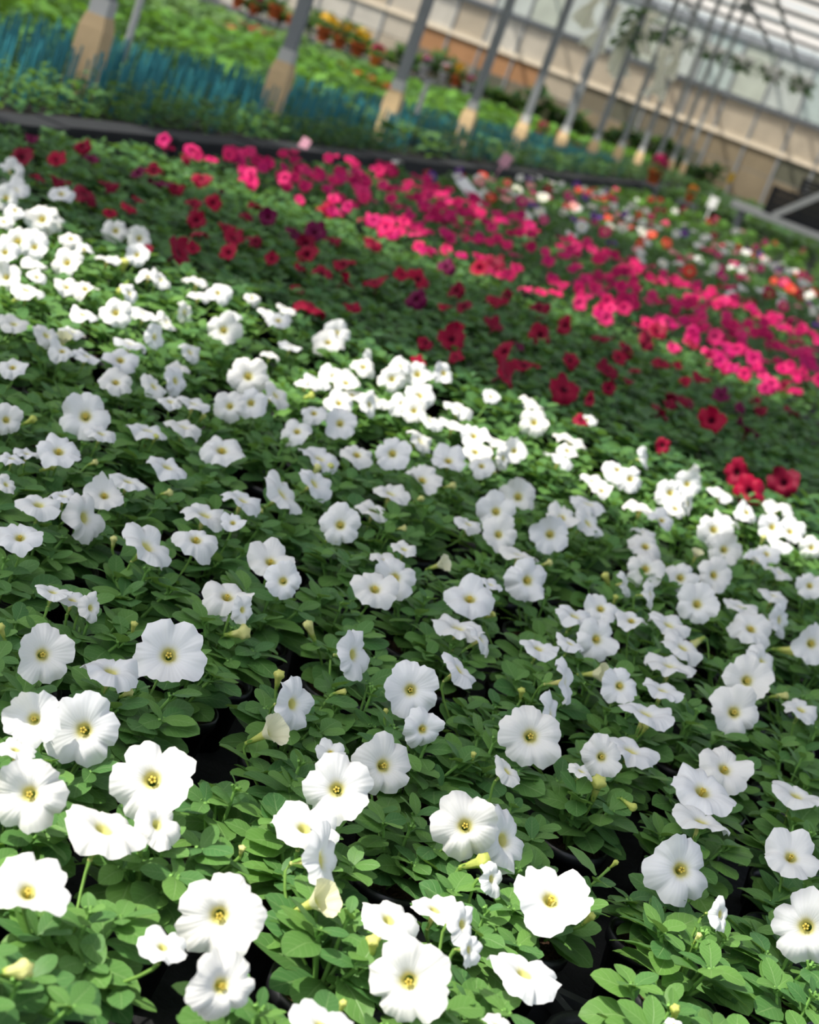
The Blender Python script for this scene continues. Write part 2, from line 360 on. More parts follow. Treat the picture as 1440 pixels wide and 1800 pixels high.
def leafgeo(seed, nx=5, ny=8):
    r = random.Random(seed); m = MB(); P = []; UV = []
    W = r.uniform(.54, .70); fold = r.uniform(.02, .26); droop = r.uniform(.10, .50); tw = r.uniform(-.25, .25); side = r.uniform(-.12, .12)
    for i in range(ny):
        s = .5 - .5 * math.cos(PI * (i / (ny - 1)) ** .92) if ny > 6 else i / (ny - 1)
        q = s ** 1.12; hw = .5 * W * max(.0, math.sin(PI * min(1, q * .97 + .03))) ** .60 * (.62 + .38 * min(1, s / .45)) + .004
        row = []; ru = []
        for j in range(nx):
            u = -1 + 2 * j / (nx - 1); x = u * hw
            z = fold * abs(x) - droop * s * s * .8 + .10 * s - .35 * x * x + tw * x * s + .012 * math.sin(6 * s * PI + 3 * u)
            row.append((x + side * s * s, s * (1 - .10 * droop), z)); ru.append((.5 + .5 * u, s))
        P.append(row); UV.append(ru)
    m.grid(P, UV); return m
LG = [leafgeo(s) for s in range(8)]; LEAF = [g.mesh('leaf', M_leaf) for g in LG]
LGL = [leafgeo(s, 3, 5) for s in range(8)]

def leafframe(az, el, roll=0):
    """rotation taking a leaf (along +y, face +z) to azimuth az and elevation el"""
    return Matrix.Rotation(az - PI / 2, 4, 'Z') @ Matrix.Rotation(el, 4, 'X') @ Matrix.Rotation(roll, 4, 'Y')
def arrangement(seed):
    r = random.Random(seed); L = []; br = []
    def put(p, az, el, ln): L.append((r.randrange(8), Matrix.Translation(p) @ leafframe(az, el, r.uniform(-.35, .35)) @ Matrix.Scale(ln, 4)))
    g = r.uniform(0, 6)
    for k in range(10):
        g += 2.4; put((.012 * math.cos(g), .012 * math.sin(g), r.uniform(.088, .108)), g, r.uniform(-.02, .32), r.uniform(.054, .070))
    nb = r.choice((4, 5, 5)); a0 = r.uniform(0, 6)
    for k in range(nb):
        a = a0 + 2 * PI * k / nb + r.uniform(-.3, .3); rr = r.uniform(.030, .050); tip = Vector((rr * math.cos(a), rr * math.sin(a), r.uniform(.124, .152))); br.append(tip)
        for q in range(4):
            f = r.uniform(.45, .9); p = Vector((rr * f * math.cos(a), rr * f * math.sin(a), .088 + (tip.z - .088) * f))
            aa = a + r.uniform(-1.5, 1.5); put(p, aa, r.uniform(.05, .5), r.uniform(.044, .060))
        b = r.uniform(0, 6)
        for q in range(4):
            b += 2 * PI / 4 + r.uniform(-.3, .3); put(tip, b, r.uniform(.15, .7), r.uniform(.026, .042))
    c = Vector((0, 0, r.uniform(.140, .162))); br.append(c); b = r.uniform(0, 6)
    for q in range(6):
        b += 2.4; put(c - Vector((0, 0, .005 * q)), b, .85 - .12 * q, .018 + .005 * q)
    return L, br
ARR = [arrangement(100 + s) for s in range(7)]
def stemmesh(br):
    m = MB()
    for t in br:
        m.tube([(0, 0, .07), (t.x * .35, t.y * .35, .095), (t.x, t.y, t.z)], [.003, .0026, .0018], 5, cap=False)
        for k in range(4):
            a = k * 1.6; m.tube([t - zz * .006, t + Vector((.005 * math.cos(a), .005 * math.sin(a), .002))], [.0012, .0020], 4)
    return m.mesh('stem', M_stem)
STEM = [stemmesh(b) for _, b in ARR]
def joined(arr, geo, mat):
    m = MB()
    for i, M in arr[0]: m.add(geo[i], M)
    return m.mesh('foliage', mat)
FOLW = [joined(a, LG, M_leaf) for a in ARR]
FOLR = [joined(a, LGL, M_leaf2) for a in ARR]
potm = MB().lathe([(.028, 0), (.033, .002), (.042, .072), (.046, .072), (.0465, .086), (.0425, .086), (.040, .076)], 24)
POT = potm.mesh('pot', M_pot)
SOIL = MB()
sp = [[(r * math.cos(2 * PI * k / 14), r * math.sin(2 * PI * k / 14), .074 + .004 * math.sin(5 * k + 90 * r)) for k in range(14)] for r in (.0405, .028, .014, .001)]
SOIL.grid(sp, None, True); SOIL = SOIL.mesh('soil', M_soil)

# ------------------------------------------------------------------ white petunia bed
# blooms as seen: x, y, width in photo pixels, facing
WHITE = """56,1262,100,C 143,1282,128,C 50,1396,128,C 30,1308,72,U 268,1368,150,C 192,1438,150,U 285,1445,92,RU 52,1560,135,H 386,1612,150,C 290,1655,85,U 397,1735,125,CR 591,1387,122,C 582,1318,50,H 680,1345,108,CR 540,1442,118,U 582,1510,125,R 525,1237,92,R 722,1212,95,C 748,1283,72,CR 297,1150,124,C 200,1166,105,U 78,1150,100,CR 570,1788,110,U 718,1728,145,C
690,1605,105,U 770,1588,90,U 822,1625,75,R 832,1670,60,R 818,1450,118,C 900,1475,120,R 872,1545,62,R 975,1572,135,H 930,1695,130,U 1203,1528,122,C 1275,1608,62,R 1415,1628,130,CL 1395,1500,95,H 1405,1388,92,U 1280,1345,94,H 1242,1380,114,H 1238,1432,100,U 1190,1797,40,U 880,1797,60,U
935,1293,112,C 978,1255,80,R 898,1350,62,RU 1060,1330,75,C 1025,1350,50,U 1115,1308,98,U 1293,1250,92,C 1316,1196,85,C 1092,1205,68,C 1140,1243,96,U 1168,1205,72,U 1003,1197,78,R 1180,1160,86,U 1205,1130,75,U 1350,1160,75,RU 1412,1240,66,U 1430,1130,72,C 950,1132,68,U 1005,1125,52,U 1055,1123,76,CR 815,1170,78,RU 808,1093,90,U 852,1118,66,RU 828,1043,88,H 865,1023,42,U 932,1020,76,CR 1015,1075,72,U 1058,1065,62,H 1105,1025,48,R 1112,1085,58,H 1150,1045,52,R 1137,998,66,C 1137,955,62,H 1198,1014,62,C 1260,1010,62,CR 1228,1060,72,C 1180,1090,76,U 1305,1060,62,U 1325,1098,76,H 1362,1040,56,U 1378,1090,60,R 1425,1028,48,C
1258,928,62,C 1275,965,60,C 1360,925,52,C 1392,930,50,H 1375,952,46,U 1428,962,42,C 1330,980,42,H 1372,1000,52,U 1350,970,45,H 1280,912,50,H 968,938,68,C 912,872,66,C 873,897,66,C 878,938,62,C 915,968,68,U 826,915,52,U 990,905,56,H 1040,915,62,RU 1037,878,66,U 745,838,66,H 790,803,62,H 838,788,56,H 848,815,46,H 890,805,42,R 835,762,50,H 875,770,46,U 905,790,46,C 940,740,52,C 935,705,46,U 1005,768,60,U 985,802,56,U 1000,788,40,H 800,740,55,U 810,712,56,U 760,735,48,U 745,770,60,RU 735,655,55,C 740,690,56,H 728,720,46,C 783,655,42,CR 1090,820,56,H 1110,840,50,C 1137,805,42,R 1045,840,48,U 1060,858,40,H 1180,865,52,C 1210,850,46,C 1215,885,42,R 1190,890,42,H 1228,835,40,R 1128,885,62,U 1165,910,46,H 1270,862,50,U 1315,897,42,H 1370,883,60,U 1133,930,46,U 865,695,30,H 1035,735,30,H
150,728,86,C 180,755,58,U 12,737,56,CR 105,785,80,H 22,800,46,U 48,792,44,U 205,665,62,H 14,848,42,RU 228,838,68,U 185,865,68,H 298,812,76,U 70,877,80,U 112,865,55,U 160,908,92,R 35,937,76,H 268,952,96,RU 347,940,82,H 364,895,86,U 430,870,78,U 410,915,42,H 505,862,86,RU 392,783,80,H 262,748,72,U 325,742,70,U 275,675,52,RU 300,700,46,U 342,703,58,U 315,668,56,R 403,712,55,C 440,706,58,C 437,658,70,C 490,690,58,RU 523,753,56,H 553,722,46,H 598,742,58,C 597,703,52,H 565,797,76,U 630,793,62,H 690,795,62,C 560,845,70,RU 598,920,74,C 660,890,66,U 690,860,66,U 680,978,54,U 712,960,46,U 662,1028,82,H 695,1014,78,C 478,980,80,H 497,1020,66,C 402,1040,88,H 432,1072,50,R 95,1033,62,U 130,1047,62,U 165,1068,52,R 632,1150,88,R
18,300,46,C 25,330,50,H 10,345,46,C 108,335,48,H 28,365,40,H 72,382,60,C 100,388,42,R 8,385,36,H 62,405,46,U 125,415,42,H 30,420,62,C 60,432,50,C 8,440,50,C 70,428,32,R 148,435,34,H 116,458,56,C 62,457,48,U 66,483,36,H 190,450,45,U 118,500,44,H 150,503,46,H 10,485,50,C 50,503,60,U 203,403,46,C 246,418,44,CR 241,446,40,C 262,483,42,H 287,488,42,RU 350,515,42,U 385,510,46,H 347,488,50,U 232,512,42,RU 148,547,50,U 203,547,56,C 257,545,55,U 297,562,42,RU 330,548,42,R 393,578,62,C 475,545,42,U 490,558,46,H 505,540,36,U 445,520,30,H 410,552,32,H 512,603,42,U 578,595,56,H 592,583,46,C 338,615,46,RU 25,563,52,U 85,585,52,RU 127,577,46,U 110,612,46,H 155,620,50,U 230,597,58,U 277,592,46,R 213,627,62,H 22,640,52,H 315,640,46,U 477,620,36,U 560,665,50,U 590,655,56,H 640,640,46,H 655,638,50,R 610,668,46,H 540,672,42,U 655,710,46,R 668,700,46,U 710,705,50,H 620,690,40,H 690,665,48,C 705,640,40,H"""
BUDS = """25,1705,85,1,-.35 462,1293,80,.85,-.45,t 545,1590,95,.8,-.45,t 222,1220,34,.6,-.3 490,1197,42,.3,-.95 597,1218,28,1,-.2 677,1255,22,.1,-1 425,1497,26,.3,-.9 657,1665,50,.1,-1 250,1478,24,.2,-.9 602,1770,34,.3,-.9 833,1520,62,.9,-.35 1033,1617,34,.6,-.8 1079,1520,24,.6,-.7 1050,1388,54,.25,-.95 1225,1650,26,.2,-.5 1185,1782,44,0,-1 1105,1412,34,.8,.5 1040,1185,55,.9,-.1,t 1225,1130,42,-.6,.35 1380,1143,46,1,.05 1370,1225,34,1,-.1 1222,980,30,.3,-.9,t 1067,1020,34,-.4,-.9 768,995,44,1,-.35,t 860,1082,24,.9,-.5 960,992,24,.9,-.3 1132,1282,24,.3,-.8 832,1332,24,.2,-.9 917,1220,26,.1,-1 1112,1340,24,.3,-.9 1340,950,22,.2,-.9 1080,1055,22,.2,-.9
415,1112,52,1,-.25 235,1105,28,.3,-.9 545,1110,44,-.4,-.9 4,1112,34,-.2,-.9 50,740,34,1,-.45 82,822,34,1,-.4 292,868,26,1,-.1 162,815,22,.9,-.3 555,830,34,.4,-.9 580,825,24,.3,-.9 200,955,28,.3,-.9 582,948,34,1,-.4 452,902,24,.8,-.6 705,930,22,.9,-.1 540,697,28,.9,-.3 216,470,32,.35,-.95 215,505,34,-.4,.5 30,527,34,1,-.4 110,605,40,.3,-.8,t 355,735,22,.5,-.6 272,773,22,.5,-.7 750,745,30,.4,-.9 990,690,26,.4,-.9 860,830,24,.9,-.2 790,855,26,1,-.2 735,880,26,1,-.4"""
REDS = """40,272,40 100,277,32 145,255,28 160,277,30 65,309,28 107,312,38 152,335,50 192,320,34 240,302,30 270,295,34 280,320,44 310,327,28 355,310,34 330,277,22 390,335,22 245,350,24 230,360,30 342,355,28 375,355,30 345,385,34 352,405,32 452,360,30 470,380,32 435,375,26 400,395,30 412,415,34 402,440,34 320,440,54 577,365,36 542,297,28,p 597,310,26,p 625,318,28,p 640,337,26,p 675,397,36,p 695,380,34,p 660,422,36 520,405,34 555,405,38 537,427,34 540,445,38 585,420,30 532,470,28 567,477,36 605,460,38 612,490,40 660,490,46 552,532,58 620,535,30 707,480,28
737,487,42 730,525,36 787,465,34 842,470,32 870,460,36 800,510,30 815,537,28 875,520,38 950,537,36 870,567,38 795,592,46 952,587,40 992,570,34 1060,592,38 1145,597,38 1157,580,34 1222,600,30 1107,612,36 1090,625,34 885,615,38 912,605,28 925,637,48 895,655,54 1005,630,32 1070,647,42 1165,632,34 995,680,52 1035,700,26 1200,692,54 1270,692,30 1250,737,48 1317,750,48 1165,722,38 1235,660,30 1377,675,26 1395,722,32 1295,830,48 1317,862,54 1377,845,54 750,600,28 785,537,28 1182,565,32,p 1255,590,30,p 1282,610,42,p 1327,630,26,p 1425,637,42,p 1105,527,42,p"""
DIRS = {'C': (.06, -.22), 'CL': (-.4, -.25), 'CR': (.42, -.1), 'U': (.33, -.92), 'H': (.21, -.68), 'L': (-.86, -.3), 'R': (.87, -.1), 'RU': (.72, -.55), 'LU': (-.5, -.75), 'D': (.3, .5)}
def normal(code, jit=.1, r=rnd):
    nx, ny = DIRS[code]; nx += r.uniform(-jit, jit); ny += r.uniform(-jit, jit)
    l = math.hypot(nx, ny)
    if l > .96: nx, ny = nx * .96 / l, ny * .96 / l
    return (RC * nx - UC * ny - FW * math.sqrt(1 - nx * nx - ny * ny)).normalized()
def parse(s): return [l.split(',') for l in s.split() if l]
FZ = .178
class P: pass
def gridplants(x0, x1, y0, y1, sx, sy, jit, keep, ox=0, oy=0):
    out = []
    j = 0; y = y0
    while y < y1:
        x = x0 + (ox if j % 2 else 0); row = []
        while x < x1:
            p = Vector((x + rnd.uniform(-jit, jit), y + rnd.uniform(-jit, jit), 0))
            if keep(p): row.append(p)
            x += sx
        if row: out.append(row)
        y += sy; j += 1
    return out
ORD = ['first', 'second', 'third', 'fourth', 'fifth', 'sixth', 'seventh', 'eighth', 'ninth', 'tenth', 'eleventh', 'twelfth', 'thirteenth', 'fourteenth', 'fifteenth', 'sixteenth', 'seventeenth', 'eighteenth', 'nineteenth', 'twentieth',
       'twenty-first', 'twenty-second', 'twenty-third', 'twenty-fourth', 'twenty-fifth', 'twenty-sixth', 'twenty-seventh', 'twenty-eighth', 'twenty-ninth', 'thirtieth']
NUMW = ['one', 'two', 'three', 'four', 'five', 'six', 'seven', 'eight', 'nine', 'ten', 'eleven', 'twelve', 'thirteen', 'fourteen', 'fifteen', 'sixteen', 'seventeen', 'eighteen', 'nineteen', 'twenty', 'twenty-one', 'twenty-two', 'twenty-three', 'twenty-four']
NUM = ['no', 'one', 'two', 'three', 'four', 'five', 'six', 'seven', 'eight', 'nine']
wb_far = lambda x: 3.66 + .02 * x
rows_w = gridplants(-2.45, .50, .84, 3.62, .142, .134, .014, lambda p: p.y < wb_far(p.x) and inframe(p + Vector((0, 0, .15)), 110), ox=.03)
def sunlit(p):
    y = p.y
    for (a, sa), (b, sb) in bands:
        if a + sa * p.x < y < b + sb * p.x: return False
    return True
def seen(p):
    x, y, k = px(p + Vector((0, 0, .13))); return 'left' if x < -35 else 'right' if x > 1475 else 'bottom' if y > 1835 else ''
first_row = min(i for i, row in enumerate(rows_w) if any(not seen(p) for p in row))
wplants = []
for ri, row in enumerate(rows_w):
    ri = max(0, ri - first_row)
    for ci, p in enumerate(row):
        q = P(); q.p = p; q.row = ri; q.edge = seen(p); q.col = sum(not seen(o) for o in row[:ci]); q.fl = []; q.bd = []; wplants.append(q)
def nearest(lst, p):
    return min(lst, key=lambda q: (q.p.x - p.x) ** 2 + (q.p.y - p.y) ** 2)
for a in parse(WHITE):
    x, y, s, c = float(a[0]), float(a[1]), float(a[2]), a[3]
    n = normal(c); z = FZ + rnd.uniform(-.008, .012) + (.006 if c[0] in 'CH' else 0)
    c0 = at(x, y, z); d = px(c0)[2]; R = .5 * s * 1.10 * d / FPX
    nearest(wplants, c0 - n * .03).fl.append((c0, n, R, c))
for a in parse(BUDS):
    x, y, l, dx, dy = map(float, a[:5]); t = a[5] if len(a) > 5 else 'b'
    c0 = at(x, y, FZ - .02); d = px(c0)[2]; L = l * d / FPX
    k = math.hypot(dx, dy); dx, dy = dx / k * .85, dy / k * .85
    n = (RC * dx - UC * dy - FW * math.sqrt(1 - dx * dx - dy * dy)).normalized()
    nearest(wplants, c0 - n * L * .5).bd.append((c0, n, L, t))
for q in wplants:
    if q.fl or q.bd:
        pts = [c for c, n, R, k in q.fl for _ in (0, 1)] + [c for c, n, L, t in q.bd]
        mid = sum(((c - q.p) * 1.0 for c in pts), Vector()) / len(pts); mid.z = 0
        if mid.length > .045: mid *= .045 / mid.length
        q.p += mid * .8
WG = 'white petunia plants in the front bed'
nleaf = 0
BL = [(c0, n, R) for q in wplants for c0, n, R, k in q.fl] + [(c0 + n * L * .3, n, L * .3) for q in wplants for c0, n, L, t in q.bd]
BC = np.array([tuple(b[0]) for b in BL]); BN = np.array([tuple(b[1]) for b in BL]); BR = np.array([b[2] for b in BL]); EYE = np.array(tuple(CAM))
def leaf_clear(W):
    """a leaf grows only where it neither cuts through a bloom nor stands before its face"""
    for y, x in ((.3, 0), (.6, .25), (.6, -.25), (1.0, 0)):
        p = np.array(tuple(W @ Vector((x, y, 0)))); d = p - BC; h = (d * BN).sum(1); r = np.sqrt(np.maximum(0, (d * d).sum(1) - h * h))
        if ((r < BR * .98) & (h > -BR * (.42 - .30 * r / BR)) & (h < BR * .5)).any(): return False
        v = BC - EYE; L = np.sqrt((v * v).sum(1)); u = v / L[:, None]; pe = p - EYE; t = (u * pe).sum(1); off = np.sqrt(np.maximum(0, (pe * pe).sum() - t * t))
        if ((t < L) & (t > L - .12) & (off < BR * .62)).any(): return False
    return True
for q in wplants:
    blooms = NUM[min(9, len(q.fl))] + (' open bloom' if len(q.fl) == 1 else ' open blooms')
    lab = 'white petunia with %s, %s from left, %s row from the front' % (blooms, ORD[q.col], ORD[q.row])
    if q.edge: lab = 'white petunia with %s at the %s photo edge, plant row %s' % (blooms, q.edge, NUMW[q.row])
    r = thing('white_petunia_plant', lab, 'plant', q.p, WG)
    k = rnd.randrange(len(ARR)); sc = rnd.uniform(.82, .97); rz = rnd.uniform(0, 2 * PI); base = Matrix.Rotation(rz, 4, 'Z')
    obj('pot', POT, r); obj('soil', SOIL, r)
    up = Matrix.Translation((0, 0, .075)) @ Matrix.Diagonal((sc, sc, sc * 1.08, 1)) @ Matrix.Translation((0, 0, -.075)) @ base
    obj('stem', STEM[k], r, up)
    if q.p.y < 2.35:
        for i, M in ARR[k][0]:
            j = Matrix.Rotation(rnd.uniform(-.15, .15), 4, 'X') @ Matrix.Rotation(rnd.uniform(-.2, .2), 4, 'Z')
            W = up @ M @ j
            if leaf_clear(Matrix.Translation(q.p) @ W): obj('leaf', LEAF[i], r, W); nleaf += 1
    else: obj('foliage', FOLW[k], r, up, kind='stuff')
    for c0, n, R, code in q.fl:
        me = rnd.choice(TFL) if code == 'T' else rnd.choice(WFL if code[0] in 'CH' else WFU)
        qt = n.to_track_quat('Z', 'Y') @ Quaternion((0, 0, 1), rnd.uniform(0, 2 * PI))
        f = obj('flower', me, r, TRS(c0 - q.p, qt, R))
        p1 = c0 - q.p - n * R * 1.1; p0 = Vector((p1.x * .35, p1.y * .35, .09))
        sme = stalk_mesh(p0, p1, n, R); inv = f.matrix_basis.inverted()
        sme.transform(inv); obj('stalk', sme, f)
        if code[0] == 'C' or code == 'H': obj('stamen', STM, f)
        low = p1 * .5 + p0 * .5; a = rnd.uniform(0, 6)
        for e in range(4 if q.p.y < 2.35 else 0):
            a += 1.3 + rnd.uniform(-.2, .2); W = Matrix.Translation(low + Vector((0, 0, -.010 - .006 * e))) @ leafframe(a, rnd.uniform(.05, .6), rnd.uniform(-.3, .3)) @ Matrix.Scale(rnd.uniform(.022, .038), 4)
            if leaf_clear(Matrix.Translation(q.p) @ W): obj('leaf', rnd.choice(LEAF), r, W)
    for c0, n, L, t in q.bd:
        qt = n.to_track_quat('Z', 'Y') @ Quaternion((0, 0, 1), rnd.uniform(0, 2 * PI))
        b0 = c0 - n * L * .5 - q.p; a = rnd.uniform(0, 6)
        for e in range(3 if q.p.y < 2.35 else 0):
            a += 2.1 + rnd.uniform(-.2, .2); W = Matrix.Translation(b0 * .8 + Vector((0, 0, .024 - .006 * e))) @ leafframe(a, rnd.uniform(.05, .6), rnd.uniform(-.3, .3)) @ Matrix.Scale(rnd.uniform(.024, .042), 4)
            if leaf_clear(Matrix.Translation(q.p) @ W): obj('leaf', rnd.choice(LEAF), r, W)
        if t == 'b': b = obj('bud', rnd.choice(BUD), r, TRS(b0, qt, L))
        else: b = obj('half_open_flower', rnd.choice(TFL), r, TRS(b0 + n * L * .82, qt, L * .76))
        pp = Vector((b0.x * .4, b0.y * .4, .1))
        sme = stalk_mesh(pp, b0, n, L * .7); sme.transform(b.matrix_basis.inverted()); obj('stalk', sme, b)

# carrying trays under the nearest pots
def tray(x0, y0, nx, ny, label):
    t = thing('pocket_tray', label, 'tray', (x0, y0, 0), 'black carrying trays')
    W, H = nx * .155, ny * .142
    obj('outer_rim', MB().box(0, W, -.006, .006, .0, .05).box(0, W, H - .006, H + .006, 0, .05).box(-.006, .006, 0, H, 0, .05).box(W - .006, W + .006, 0, H, 0, .05).mesh('outer_rim', M_tray, False), t)
    ring = MB().lathe([(.052, .036), (.060, .036), (.060, .050), (.052, .050), (.052, .036)], 20).mesh('pocket_ring', M_tray)
    strip = MB().box(-.05, .05, -.005, .005, .034, .05).mesh('cross_strip', M_tray, False)
    for i in range(nx):
        for j in range(ny):
            cx, cy = .0775 + i * .155, .071 + j * .142
            obj('pocket_ring', ring, t, Matrix.Translation((cx, cy, 0)))
            for s in range(4):
                a = PI / 4 + s * PI / 2
                obj('cross_strip', strip, t, Matrix.Translation((cx + .085 * math.cos(a), cy + .085 * math.sin(a), 0)) @ Matrix.Rotation(a, 4, 'Z') @ Matrix.Diagonal((.5, 1, 1, 1)))
tray(.185, .93, 2, 6, 'black plastic carrying tray with round pockets in the lower right corner')
tray(-.13, .93, 2, 4, 'black plastic carrying tray under the front middle plants')

# ------------------------------------------------------------------ red petunia bed
rows_r = gridplants(-2.50, .75, 3.72, 5.75, .16, .15, .02, lambda p: inframe(p + Vector((0, 0, .15)), 40) and p.x > -2.5, ox=.08)
rplants = []
for ri, row in enumerate(rows_r):
    for ci, p in enumerate(row):
        q = P(); q.p = p; q.row = ri; q.col = ci; q.fl = []; rplants.append(q)
# the white bed runs on at the left; red plants begin there too
for a in parse(REDS):
    x, y, s = map(float, a[:3]); mat = a[3] if len(a) > 3 else 'r'
    n = normal(rnd.choice(('C', 'H', 'H', 'U', 'RU', 'CL')), .2); c0 = at(x, y, .19); d = px(c0)[2]
    nearest(rplants, c0).fl.append((c0, n, .58 * s * d / FPX, mat))
for q in rplants:
    if not q.fl and rnd.random() < .25:
        q.fl.append((q.p + Vector((rnd.uniform(-.05, .05), rnd.uniform(-.05, .05), .18)), normal(rnd.choice('HUC'), .25), .022, 'r'))
for q in rplants:
    blooms = NUM[min(9, len(q.fl))] + (' bloom' if len(q.fl) == 1 else ' blooms')
    r = thing('red_petunia_plant', '%s petunia with %s, %s from left in the %s red row' % ('magenta' if q.fl and all(f[3] == 'p' for f in q.fl) else 'dark red', blooms, ORD[q.col], ORD[q.row]), 'plant', q.p, 'dark red petunia plants behind the white ones')
    k = rnd.randrange(len(ARR)); sc = rnd.uniform(1.0, 1.22)
    obj('pot', POT, r); obj('foliage', FOLR[k], r, Matrix.Translation((0, 0, .075)) @ Matrix.Diagonal((sc, sc, sc, 1)) @ Matrix.Translation((0, 0, -.075)) @ Matrix.Rotation(rnd.uniform(0, 6.3), 4, 'Z'), kind='stuff')
    for c0, n, R, mat in q.fl:
        f = obj('flower', rnd.choice(PFL if mat == 'p' else RFL), r, TRS(c0 - q.p, n.to_track_quat('Z', 'Y') @ Quaternion((0, 0, 1), rnd.uniform(0, 6)), R))

# ------------------------------------------------------------------ magenta and mixed beds
def clump(seed, n, R, z0, z1, l0, l1, mat, geo=LGL):
    r = random.Random(seed); m = MB()
    for i in range(n):
        a = r.uniform(0, 2 * PI); d = R * math.sqrt(r.random()); z = z0 + (z1 - z0) * r.random() * (1 - .5 * (d / R) ** 2)
        m.add(geo[r.randrange(len(geo))], Matrix.Translation((d * math.cos(a) * .7, d * math.sin(a) * .7, z)) @ leafframe(a + r.uniform(-.7, .7), r.uniform(-.1, .8), r.uniform(-.4, .4)) @ Matrix.Scale(r.uniform(l0, l1), 4))
    return m.mesh('foliage', mat)
CLP = [clump(s, 42, .075, .05, .16, .035, .055, M_leaf2) for s in range(5)]
def flowering(name, label, group, rows, fls, nf, size, uniq=0, word='', cl=CLP):
    for ri, row in enumerate(rows):
        for ci, p in enumerate(row):
            k = rnd.choice(nf)
            lab = label if ri >= uniq else '%s with %s %s, %s from left in the %s %s row' % (name.replace('_plant', '').replace('_', ' '), NUM[k], 'bloom' if k == 1 else 'blooms', ORD[ci], ORD[ri], word)
            r = thing(name, lab, 'plant', p, group)
            obj('foliage', rnd.choice(cl), r, Matrix.Rotation(rnd.uniform(0, 6.3), 4, 'Z'), kind='stuff')
            for q in range(k):
                a = rnd.uniform(0, 6.3); d = rnd.uniform(.01, .075)
                n = normal(rnd.choice('CHHU'), .3)
                obj('flower', rnd.choice(fls), r, TRS((d * math.cos(a), d * math.sin(a), rnd.uniform(.16, .195)), n.to_track_quat('Z', 'Y') @ Quaternion((0, 0, 1), rnd.uniform(0, 6)), rnd.uniform(*size)))
pk = gridplants(-2.45, .7, 5.95, 9.3, .19, .178, .03, lambda p: inframe(p + Vector((0, 0, .15)), 10), ox=.09)
flowering('magenta_petunia_plant', 'bright magenta petunia plant in the crowded bed beyond the dark red ones', 'magenta petunia plants', pk, PFL, (0, 1, 1, 2, 2, 3, 3), (.025, .034), 5, 'magenta')
mx_ = gridplants(-2.40, .7, 9.55, 15.6, .24, .27, .05, lambda p: inframe(p + Vector((0, 0, .15)), 10), ox=.12)
flowering('mixed_petunia_plant', 'petunia plant in the mixed white, pink and red bed beyond the magenta one', 'petunia plants in mixed colours', mx_, MFL, (0, 0, 1, 1, 1, 2), (.032, .046), 2, 'mixed', cl=[clump(s, 34, .12, .05, .15, .05, .08, M_leaf2) for s in (11, 12, 13)])
sd = gridplants(-2.3, .6, 16.0, 21.2, .34, .42, .03, lambda p: inframe(p + Vector((0, 0, .12)), 20))
SDL = [clump(s, 26, .12, .03, .16, .07, .10, M_lime) for s in (21, 22, 23)]
flowering('bedding_seedling', 'small lime green bedding plant in spaced rows before the grey walk', 'lime bedding plants in rows', sd, MFL, (0, 0, 0, 0, 1), (.035, .045), cl=SDL)

# ------------------------------------------------------------------ bed with teal stakes
STK = MB().tube([(0, 0, .0), (0, 0, .25)], .005, 6).mesh('stake', M_teal)
CLS = [clump(s, 40, .09, .02, .21, .035, .06, M_leaf2) for s in (31, 32, 33, 34)]
CLSB = [clump(s, 30, .08, .02, .17, .035, .055, M_sage) for s in (35, 36)]
COLX, COLY, COLS = -3.36, 7.05, 2.56
clear = lambda p: abs(p.x - COLX) > .16 or abs((p.y - COLY + COLS / 2) % COLS - COLS / 2) > .18
st_rows = gridplants(-3.92, -2.82, 4.6, 10.9, .165, .175, .025, lambda p: clear(p) and inframe(p + Vector((0, 0, .3)), 10))
nst = 0; rest = []
for row in st_rows:
    for p in row:
        p.z = .10
        if nst >= 290: rest.append(p); continue
        nst += 1
        r = thing('staked_seedling', 'leafy seedling tied to teal plastic stakes in the bed behind the dark kerb', 'plant', p, 'staked seedlings')
        front = p.x > -2.98
        obj('foliage', rnd.choice(CLSB if rnd.random() < .10 else CLS), r, Matrix.Rotation(rnd.uniform(0, 6.3), 4, 'Z') @ Matrix.Scale(rnd.uniform(.8, 1.0) * (1.08 if front else .78), 4), kind='stuff')
        for k in range(0 if front else 4):
            obj('stake', STK, r, Matrix.Translation((rnd.uniform(-.07, .07), rnd.uniform(-.07, .07), 0)) @ Matrix.Rotation(rnd.uniform(-.06, .06), 4, 'X') @ Matrix.Rotation(rnd.uniform(-.06, .06), 4, 'Y') @ Matrix.Scale(rnd.uniform(.8, 1.05), 4))
ms = MB(); mf = MB()
sk = MB().tube([(0, 0, 0), (0, 0, .25)], .007, 4, cap=False)
for row in gridplants(-3.92, -2.82, 10.95, 32, .2, .24, .03, lambda p: clear(p) and inframe(p + Vector((0, 0, .3)), 5)): rest += row
for p in rest:
    p = Vector((p.x, p.y, .10))
    if p.x < -3.0 and p.y < 24:
        for k in range(3): ms.add(sk, Matrix.Translation(p + Vector((rnd.uniform(-.08, .08), rnd.uniform(-.08, .08), 0))) @ Matrix.Rotation(rnd.uniform(-.06, .06), 4, 'X'))
    for k in range(9):
        a = rnd.uniform(0, 6.3); mf.add(LGL[rnd.randrange(8)], Matrix.Translation(p + Vector((.06 * math.cos(a), .06 * math.sin(a), rnd.uniform(.03, .2)))) @ leafframe(a, rnd.uniform(0, .8)) @ Matrix.Scale(rnd.uniform(.07, .11), 4))
o = obj('stake_thicket', ms.mesh('stakes', M_teal), kind='stuff'); o['label'] = 'thicket of distant teal stakes further along the kerb'; o['category'] = 'stakes'
o = obj('seedling_foliage', mf.mesh('seedlings', M_leaf2), kind='stuff'); o['label'] = 'leafy seedlings further along the kerb, dark green'; o['category'] = 'foliage'

